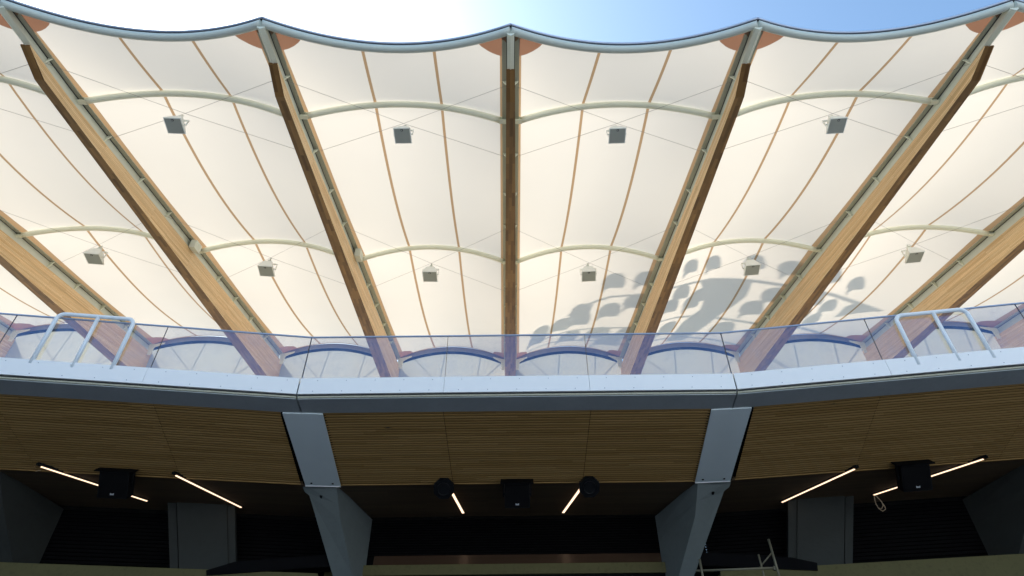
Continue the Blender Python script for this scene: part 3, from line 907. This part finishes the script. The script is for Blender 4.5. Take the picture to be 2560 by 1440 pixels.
# rear columns
for k, us, lab in ((-1, (418, 441, 567, 587), 'pale concrete rear column with side strips in the dark left opening'),
                   (1, (1970, 1993, 2113, 2135), 'pale concrete rear column with side strips in the dark right opening')):
    vt, vb = (1255, 1428) if k < 0 else (1240, 1405)
    t = thing('rear_column', lab, 'column', seg_plane(sum(us) / 4, vb, k, 14.8), 'rear concrete columns')
    for n_, (a_, c_), f_ in (('side_strip', us[:2], 14.55), ('shaft', us[1:3], 14.5), ('side_strip', us[2:], 14.55)):
        q = []
        for v_, hz in ((vb + 20, 0), (vt, 0)):
            for uu in (a_ + .8, c_ - .8): q.append(seg_plane(uu, v_, k, f_))
        for p_ in q[:2]: p_.z = LEDGE[k] + Z0 + .002
        e = Vector((math.sin(2 * PHI * k), math.cos(2 * PHI * k), 0)) * (.3 if n_ == 'shaft' else .22)
        b = MB(); b.hexa([q[0], q[1], q[1] + e, q[0] + e, q[2], q[3], q[3] + e, q[2] + e])
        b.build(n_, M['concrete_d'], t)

# black boxes on the ledge beside the pillars
for k, poly, lab in ((-1, [(516, 1438), (826, 1416), (818, 1386), (588, 1404), (515, 1426)], 'black slanted box on the ledge left of the left pillar'),
                     (1, [(2045, 1426), (1745, 1413), (1752, 1380), (1976, 1393), (2043, 1407)], 'black slanted box on the ledge right of the right pillar')):
    ff = 14.26
    A_ = [seg_plane(u, v, k, ff) for u, v in poly]
    e = Vector((math.sin(2 * PHI * k), math.cos(2 * PHI * k), 0)) * .35
    n = len(A_); b = MB()
    b.add(A_ + [p + e for p in A_], [tuple(range(n)), tuple(range(2 * n - 1, n - 1, -1))] + [(q, q + n, (q + 1) % n + n, (q + 1) % n) for q in range(n)])
    o = b.build('ledge_box', M['black'], None, A_[0]); tag(o, lab, 'box', 'black boxes on the ledge')

# ------------------------------------------------------------------ linear lights on the rear ceiling
HC = 5.62
LIGHTS = [((103, 1166), (368, 1252), 'long warm strip light at far left passing behind the black loudspeaker'),
          ((440, 1188), (603, 1268), 'long warm strip light right of the left black loudspeaker'),
          ((1122, 1216), (1158, 1282), 'short warm strip light behind the left octagonal loudspeaker'),
          ((1452, 1220), (1408, 1281), 'short warm strip light beside the right octagonal loudspeaker'),
          ((2136, 1172), (1955, 1255), 'long warm strip light left of the right black loudspeaker'),
          ((2458, 1147), (2184, 1237), 'long warm strip light at far right passing behind the black loudspeaker')]
for (a_, c_, lab) in LIGHTS:
    p, q = at_h(*a_, HC - .03), at_h(*c_, HC + .0)
    k = 0 if 700 < a_[0] < 1850 else (-1 if a_[0] < 700 else 1)
    def ceil_h(P):
        a = 2 * PHI * k; f_ = (Vector((P.x, P.y + DB, 0))).dot(Vector((math.sin(a), math.cos(a), 0))) - DB
        return H1 + (H2 - H1) * (f_ - F1) / (F2 - F1)
    p = at_h(*a_, ceil_h(p) - .02); q = at_h(*c_, ceil_h(q) - .02)
    p = at_h(*a_, ceil_h(p) - .02); q = at_h(*c_, ceil_h(q) - .02)
    d = (q - p).normalized(); s_ = d.cross(UPV).normalized()
    t = thing('strip_light', lab, 'light', (p + q) / 2, 'warm strip lights')
    def bar(P, Q, w, z0, z1, mat, nm):
        b = MB(); c = [P - s_ * w, P + s_ * w, Q + s_ * w, Q - s_ * w]
        b.hexa([x_ + UPV * z0 for x_ in c] + [x_ + UPV * z1 for x_ in c]); b.build(nm, mat, t)
    wl = .025 if lab.startswith('short') else .018
    bar(p - d * .09, q + d * .03, .038, -.0, .05, M['blackmetal'], 'housing')
    L = (q - p).length; cut = .58
    dk = d * (.34 if lab.startswith('short warm strip light behind') else 0)
    bar(p + dk, p + d * L * cut - d * .006, wl, -.014, -.002, M['lamp'], 'diffuser') if dk.length < L * cut else None
    bar(p + d * L * cut + d * .006, q, wl, -.012, -.002, M['lamp'], 'diffuser')

# ------------------------------------------------------------------ black loudspeakers below the ceiling
def black_box_speaker(u, v, k, wpx, hpx, lab, fwd=12.75):
    c = seg_plane(u, v, k, fwd)
    sc = (c - EYE).dot(FW) / FPX
    w, h = wpx * sc, hpx * sc * 1.03
    a = 2 * PHI * k
    ex_ = Vector((math.cos(a), -math.sin(a), 0)); ey = Vector((math.sin(a), math.cos(a), 0))
    t = thing('ceiling_speaker', lab, 'loudspeaker', c, 'black box loudspeakers')
    tl = R(38)
    ez = (UPV * math.cos(tl) + ey * math.sin(tl) * -1.0)
    ed = (ey * math.cos(tl) + UPV * math.sin(tl))
    P = lambda x_, y_, z_: c + ex_ * x_ + ed * y_ + ez * z_
    b = MB()
    ring = lambda y_, kx, kz: [P(-w / 2 * kx, y_, -h / 2 * kz), P(w / 2 * kx, y_, -h / 2 * kz), P(w / 2 * kx, y_, h / 2 * kz), P(-w / 2 * kx, y_, h / 2 * kz)]
    b.loft([ring(0, 1, 1), ring(.28, 1, 1), ring(.52, .62, .8)]); b.build('cabinet', M['blackmetal'], t)
    b = MB(); b.loft([ring(-.012, .93, .93), ring(-.001, .95, .95)]); g = b.build('grille', M['blackgrille'], t)
    b = MB()
    b.add([P(x_, -.016, z_ - h * .33) for x_, z_ in ((-.035, -.02), (.035, -.02), (.035, .02), (.01, .006), (-.01, .006), (-.035, .02))] +
          [P(x_, -.0125, z_ - h * .33) for x_, z_ in ((-.035, -.02), (.035, -.02), (.035, .02), (.01, .006), (-.01, .006), (-.035, .02))],
          [(0, 1, 2, 3, 4, 5), (11, 10, 9, 8, 7, 6)] + [(q, q + 6, (q + 1) % 6 + 6, (q + 1) % 6) for q in range(6)])
    b.build('emblem', M['rivet'], g)
    b = MB(); b.hexa([P(-w * .66, -.05, h / 2 + .012), P(w * .66, -.05, h / 2 + .012), P(w * .66, .62, h / 2 + .012), P(-w * .66, .62, h / 2 + .012),
                      P(-w * .66, -.05, h / 2 + .035), P(w * .66, -.05, h / 2 + .035), P(w * .66, .62, h / 2 + .035), P(-w * .66, .62, h / 2 + .035)])
    b.build('mounting_plate', M['black'], t)
    b = MB()
    for s_ in (-1, 1):
        b.hexa([P(s_ * w * .55 - .01, .1, -h * .1), P(s_ * w * .55 + .01, .1, -h * .1), P(s_ * w * .55 + .01, .16, -h * .1), P(s_ * w * .55 - .01, .16, -h * .1),
                P(s_ * w * .55 - .01, .1, h / 2 + .011), P(s_ * w * .55 + .01, .1, h / 2 + .011), P(s_ * w * .55 + .01, .16, h / 2 + .011), P(s_ * w * .55 - .01, .16, h / 2 + .011)])
        b.tube([P(s_ * w * .57, .13, 0), P(s_ * w * .5, .13, 0)], .025, 10)
    b.build('bracket', M['blackmetal'], t)
black_box_speaker(1293, 1240, 0, 63, 58, 'black box loudspeaker under the ceiling between the two octagonal ones')
black_box_speaker(283, 1213, -1, 70, 63, 'black box loudspeaker with bracket under the left ceiling stretch')
black_box_speaker(2292, 1195, 1, 68, 63, 'black box loudspeaker with bracket under the right ceiling stretch')
for u, v, lab in ((1109, 1223, 'black octagonal loudspeaker left of the middle black box loudspeaker'),
                  (1474, 1219, 'black octagonal loudspeaker right of the middle black box loudspeaker')):
    c = seg_plane(u, v, 0, 12.75); sc = (c - EYE).dot(FW) / FPX
    r0 = 27 * sc
    nrm = Vector((0, -.72, -.69)).normalized(); e1 = X; e2 = nrm.cross(e1).normalized()
    t = thing('octagonal_speaker', lab, 'loudspeaker', c, 'black octagonal loudspeakers')
    oc = lambda r_, d_, n=8: [c + nrm * d_ + (e1 * math.cos(2 * PI * (w + .5) / n) + e2 * math.sin(2 * PI * (w + .5) / n)) * r_ for w in range(n)]
    b = MB(); b.loft([oc(r0, 0), oc(r0, -.10), oc(r0 * .7, -.26)]); b.build('housing', M['blackmetal'], t)
    b = MB(); n = 24
    b.loft([oc(r0 * .62, .002, n), oc(r0 * .62, .03, n), oc(r0 * .54, .035, n), oc(r0 * .48, .012, n)], mi=0, smooth=True)
    b.build('cone_ring', M['blackmetal'], t)
    b = MB(); b.tube([c - nrm * .2, Vector((c.x, c.y + .1, H1 + Z0 + .005))], .03, 8); b.build('stem', M['black'], t)

# dangling cords
def cord(paths, lab, r_=.008):
    c = paths[0][0]
    t = thing('dangling_cord', lab, 'cord', c)
    for p in paths:
        b = MB(); b.tube(p, r_, 6); b.build('loop', M['rope'], t)
base_f = 13.4
cp = lambda u, v, k=1, f_=13.9: seg_plane(u, v, k, f_)
cord([[cp(2185, 1238), cp(2187, 1250), cp(2190, 1260), cp(2196, 1270), cp(2204, 1272), cp(2208, 1264), cp(2204, 1254), cp(2190, 1239)],
      [cp(2188, 1239), cp(2200, 1250), cp(2212, 1266), cp(2214, 1273), cp(2207, 1278), cp(2196, 1271)]], 'pale cord loops dangling from the end of the far right strip light')
cp = lambda u, v, k=-1, f_=12.95: seg_plane(u, v, k, f_)
cord([[cp(104, 1161), cp(102, 1170), cp(96, 1177), cp(89, 1179)], [cp(107, 1163), cp(105, 1172), cp(98, 1178)], [cp(92, 1161), cp(91, 1170), cp(94, 1174)]],
     'short grey cord ends hanging at the start of the far left strip light', .007)

# scaffold at the lower right
t = thing('scaffold_frame', 'galvanised scaffold tubes in front of the ledge right of the right pillar', 'scaffold', seg_plane(1850, 1440, 1, 13.0))
sp = lambda u, v, f_=13.0: seg_plane(u, v, 1, f_)
b = MB(); b.tube([sp(1740, 1427), sp(1940, 1420)], .022, 10); b.build('ledger_tube', M['scaff'], t)
b = MB(); b.tube([sp(1921, 1348, 12.95), sp(1957, 1470, 12.95)], .022, 10); b.build('upright_tube', M['scaff'], t)
b = MB(); b.tube([sp(1749, 1398, 12.95), sp(1762, 1470, 12.95)], .022, 10); b.build('upright_tube', M['scaff'], t)
b = MB(); b.tube([sp(1896, 1386, 13.05), sp(1918, 1470, 13.05)], .018, 8); b.build('brace_tube', M['scaff'], t)
b = MB(); b.tube([sp(1930, 1381, 13.08), sp(1900, 1418, 13.08)], .012, 8); b.build('brace_tube', M['scaff'], t)
b = MB(); b.box(sp(1938, 1421), .07, .07, .07); b.build('coupler', M['scaff'], t)

# ------------------------------------------------------------------ handrails behind the glass
def handrail(k, posts, lab):
    f_ = 9.955
    P = [(seg_plane(*a_, k, f_), seg_plane(*c_, k, f_)) for a_, c_ in posts]
    ht = max(p[0].z for p in P)
    t = thing('handrail', lab, 'handrail', P[1][1], 'white handrails at the stair heads')
    tops = [Vector((p[0].x, p[0].y, ht)) for p in P]; bots = []
    for (a_, c_), tp in zip(P, tops):
        q = tp.copy(); q.z = c_.z - .12; bots.append(q)
    r_ = .037
    d = (tops[2] - tops[0]).normalized(); rc = .125
    path = [bots[0]]
    for w in range(9):
        an = w / 8 * PI / 2
        path.append(tops[0] + d * (rc - rc * math.cos(an)) + UPV * (-rc + rc * math.sin(an)))
    for w in range(9):
        an = w / 8 * PI / 2
        path.append(tops[2] - d * (rc - rc * math.sin(an)) + UPV * (-rc + rc * math.cos(an)))
    path.append(bots[2])
    b = MB(); b.tube(path, r_, 14); b.build('hoop', M['handrail'], t)
    b = MB(); b.tube([bots[1], tops[1] - UPV * .02], r_ * .92, 14); b.build('post', M['handrail'], t)
handrail(-1, [((148, 784), (90, 895)), ((247, 792), (190, 906)), ((338, 799), (292, 911))], 'white tubular handrail hoop behind the glass at far left')
handrail(1, [((2236, 790), (2287, 899)), ((2332, 781), (2385, 889)), ((2413, 774), (2484, 881))], 'white tubular handrail hoop behind the glass at far right')

# ------------------------------------------------------------------ upper terrace behind the balustrade (unseen, bounces light)
b = MB(); n = 12
for k in range(-3, 4):
    for q in range(n):
        fa, fb = 12.0 + 13 * q / n, 12.0 + 13 * (q + 1) / n
        h = 6.2 + 6.0 * (q + 1) / n
        Wa, Wb = hw(fa), hw(fb)
        b.hexa([B3(k, -Wa, fa, h - .7), B3(k, Wa, fa, h - .7), B3(k, Wb, fb, h - .7), B3(k, -Wb, fb, h - .7), B3(k, -Wa, fa, h), B3(k, Wa, fa, h), B3(k, Wb, fb, h), B3(k, -Wb, fb, h)])
o = b.build('unseen_stand', M['unseen_stand'], None, B3(0, 0, 18, 6)); tag(o, kind='structure')

# ------------------------------------------------------------------ sun
SUN_EL, SUN_AZ = R(46), R(-50)                    # azimuth from +Y towards +X
TOSUN = Vector((math.sin(SUN_AZ) * math.cos(SUN_EL), math.cos(SUN_AZ) * math.cos(SUN_EL), math.sin(SUN_EL)))
sd_ = bpy.data.lights.new('sun', 'SUN'); so = bpy.data.objects.new('sun', sd_); COL.objects.link(so)
sd_.energy = 3.5; sd_.angle = R(.6); sd_.color = (1, .93, .82)
so.location = (0, 0, 60)
so.rotation_euler = TOSUN.to_track_quat('Z', 'Y').to_euler()

# ------------------------------------------------------------------ seating stand beyond the roof: its seats shade the fabric
def roof_hit(u, v):
    """point of the fabric seen at this pixel (march along the ray)"""
    d = ray(u, v)
    tt = 10.0
    while tt < 60:
        p = EYE + d * tt
        r_ = math.hypot(p.x - CX, p.y + CD); rho = (r_ - CD) / SC
        if rho > 4 and p.z > node(rho) * SC + .25 + Z0: return p
        tt += .05
    return p
DS = 10.0
def lift(u, v, d=DS): return roof_hit(u, v) + TOSUN * d
side = TOSUN.cross(UPV).normalized()               # horizontal, square to the sun
upp = side.cross(TOSUN).normalized()
st = thing('seating_stand', 'raised block of seats beyond the roof, its grey shadow falling on the fabric at right', 'seating stand', lift(1760, 760) - UPV * 2)
SEATS = [(1540, 706), (1607, 694), (1737, 670), (1804, 664), (1904, 662), (1968, 669), (2090, 694), (2151, 713),
         (1455, 781), (1522, 776), (1578, 750), (1640, 742), (1703, 732), (1671, 765), (1732, 758), (1919, 735), (1872, 769), (1975, 728), (2040, 750), (2080, 769),
         (1354, 834), (1407, 818), (1456, 802), (1559, 830), (1610, 822), (1673, 824), (1440, 851), (1525, 853), (1814, 824), (1350, 852), (1875, 830), (1960, 800), (2010, 788), (2048, 805),
         (1580, 862), (1905, 858), (1990, 832), (1752, 742), (1636, 770), (1500, 838)]
seat_me = None
# picture-up and picture-right on the fabric, flattened square to the sun
def axes(u, v):
    p = lift(u, v); a_ = lift(u + 20, v) - p; c_ = lift(u, v - 20) - p
    fl = lambda q: (q - TOSUN * q.dot(TOSUN))
    return p, fl(a_) / 20, fl(c_) / 20
def flat_solid(pix, d, th, name, mats, parent):
    P = [lift(u, v, d) for u, v in pix]
    c = sum(P, Vector()) / len(P)
    n = len(P)
    b = MB(); b.add([p - TOSUN * th / 2 for p in P] + [p + TOSUN * th / 2 for p in P],
                    [tuple(range(n)), tuple(range(2 * n - 1, n - 1, -1))] + [(q, q + n, (q + 1) % n + n, (q + 1) % n) for q in range(n)])
    return b.build(name, mats, parent)
for (u, v) in SEATS:
    k = random.uniform(.92, 1.02); lean = 6 + (1700 - u) * .004
    out = [(-20, 15), (-25, 9), (-20, -5), (-11, -14), (3, -19), (17, -20), (24, -13), (24, 2), (20, 13), (2, 15)]
    out = [(u + x_ * k - y_ * .18, v + y_ * k) for x_, y_ in out]
    so_ = flat_solid(out, DS, .05, 'seat', M['seat'], st)
    leg = [(u - 18 * k, v + 9), (u - 27 * k, v + 17), (u - 30 * k, v + 26), (u - 26 * k, v + 28), (u - 22 * k, v + 21), (u - 9 * k, v + 15)]
    flat_solid(leg, DS, .04, 'seat_bracket', M['seat'], st)
RAILS = [[(1429, 792), (1450, 775), (1487, 759), (1525, 743), (1604, 730), (1720, 712), (1786, 703), (1880, 703), (1960, 711), (2057, 732), (2095, 741), (2151, 760), (2194, 777)],
         [(1380, 852), (1431, 836), (1487, 825), (1577, 813), (1656, 801), (1694, 795), (1760, 793), (1802, 798), (1870, 804), (1960, 816), (2040, 832), (2110, 852)],
         [(1330, 884), (1400, 868), (1500, 860), (1600, 857), (1700, 856), (1800, 858), (1900, 866)]]
for rl in RAILS:
    # smooth the line
    pts = []
    for a_, c_ in zip(rl, rl[1:]):
        for q in range(4): pts.append((a_[0] + (c_[0] - a_[0]) * q / 4, a_[1] + (c_[1] - a_[1]) * q / 4))
    pts.append(rl[-1])
    P = [lift(u, v, DS + .1) for u, v in pts]
    b = MB(); b.tube(P, .07, 8); b.build('seat_rail', M['concrete'], st)
flat_solid([(1762, 706), (1888, 704), (1866, 740), (1836, 766), (1810, 785), (1795, 800), (1765, 836), (1745, 866), (1690, 868), (1715, 812), (1735, 794), (1758, 778), (1768, 750)], DS + .3, .12, 'stair_flight', M['concrete'], st)
flat_solid([(2123, 770), (2149, 759), (2194, 776), (2151, 785), (2104, 800)], DS + .3, .1, 'tread_end', M['concrete'], st)
flat_solid([(1431, 792), (1455, 772), (1487, 762), (1476, 790), (1440, 803)], DS + .3, .1, 'tread_end', M['concrete'], st)

# ------------------------------------------------------------------ unseen lower tier of dark seats, added to keep ground bounce off the recess
b = MB(); n = 11
for k in range(-3, 4):
    for q in range(n):
        fa, fb = 2.0 + 1.17 * q, 2.0 + 1.17 * (q + 1)
        z = .25 + 4.4 * (q + 1) / n - Z0
        Wa, Wb = hw(fa), hw(fb)
        b.hexa([B3(k, -Wa, fa, z - .9), B3(k, Wa, fa, z - .9), B3(k, Wb, fb, z - .9), B3(k, -Wb, fb, z - .9), B3(k, -Wa, fa, z), B3(k, Wa, fa, z), B3(k, Wb, fb, z), B3(k, -Wb, fb, z)])
o = b.build('unseen_stand', M['seat'], None, (0, 8, 0)); tag(o, kind='structure')

# unseen balcony and rear wall continuation, added to block light from the sides
b = MB()
for k in (-3, -2, 2, 3):
    for fa, fb, ha, hb in ((9.93, 15.0, 5.75, 6.3), (15.1, 15.4, -Z0, 6.3)):
        Wa, Wb = hw(fa), hw(fb)
        b.hexa([B3(k, -Wa, fa, ha), B3(k, Wa, fa, ha), B3(k, Wb, fb, ha), B3(k, -Wb, fb, ha), B3(k, -Wa, fa, hb), B3(k, Wa, fa, hb), B3(k, Wb, fb, hb), B3(k, -Wb, fb, hb)])
o = b.build('unseen_stand', M['concrete_d'], None, (0, 8, 0)); tag(o, kind='structure')

# ------------------------------------------------------------------ unseen opposite stand behind the camera, added to block low sky and bounce light
b = MB(); n = 13
for q in range(n):
    for w_ in range(24):
        a0, a1 = PI * (w_ / 24), PI * ((w_ + 1) / 24)
        r0, r1 = 26 + 1.35 * q, 26 + 1.35 * (q + 1) + (6 if q == n - 1 else 0); h0, h1 = 1.4 * q, 1.4 * (q + 1)
        pp = lambda r_, a_, z_: Vector((r_ * math.cos(a_), -r_ * math.sin(a_) * .8 - 2, z_))
        b.quad(pp(r0, a0, h0), pp(r0, a1, h0), pp(r0, a1, h1), pp(r0, a0, h1))
        b.quad(pp(r0, a0, h1), pp(r0, a1, h1), pp(r1, a1, h1), pp(r1, a0, h1))
o = b.build('unseen_stand', M['bounce_seats'], None, (0, -40, 0)); tag(o, kind='structure')

# ------------------------------------------------------------------ ground
b = MB(); G = 800
b.quad((-G, -G, 0), (G, -G, 0), (G, G, 0), (-G, G, 0))
o = b.build('ground', M['ground'], None, (0, 0, 0)); tag(o, kind='structure')

# ------------------------------------------------------------------ sky
w = bpy.data.worlds.new('World'); S.world = w; w.use_nodes = True
nt = w.node_tree; nt.nodes.clear()
out = nt.nodes.new('ShaderNodeOutputWorld'); bg = nt.nodes.new('ShaderNodeBackground')
sky = nt.nodes.new('ShaderNodeTexSky'); sky.sky_type = 'NISHITA'; sky.sun_disc = False
sky.sun_elevation = SUN_EL; sky.sun_rotation = SUN_AZ
sky.air_density = 0.9; sky.dust_density = 2.2; sky.ozone_density = 2.5
tint = mixc(nt, 1.0, sky.outputs[0], (.82, .96, .93), 'MULTIPLY')
nt.links.new(tint, bg.inputs[0]); bg.inputs[1].default_value = .138
nt.links.new(bg.outputs[0], out.inputs[0])

# ------------------------------------------------------------------ clean up helper ids, colour management
for o in S.objects:
    if '_b' in o: del o['_b']
vs = S.view_settings
vs.view_transform = 'Standard'; vs.look = 'None'; vs.exposure = 1.42; vs.gamma = 1; vs.use_curve_mapping = False
S.cycles.max_bounces = 12; S.cycles.diffuse_bounces = 6; S.cycles.transparent_max_bounces = 16
S.cycles.use_denoising = True
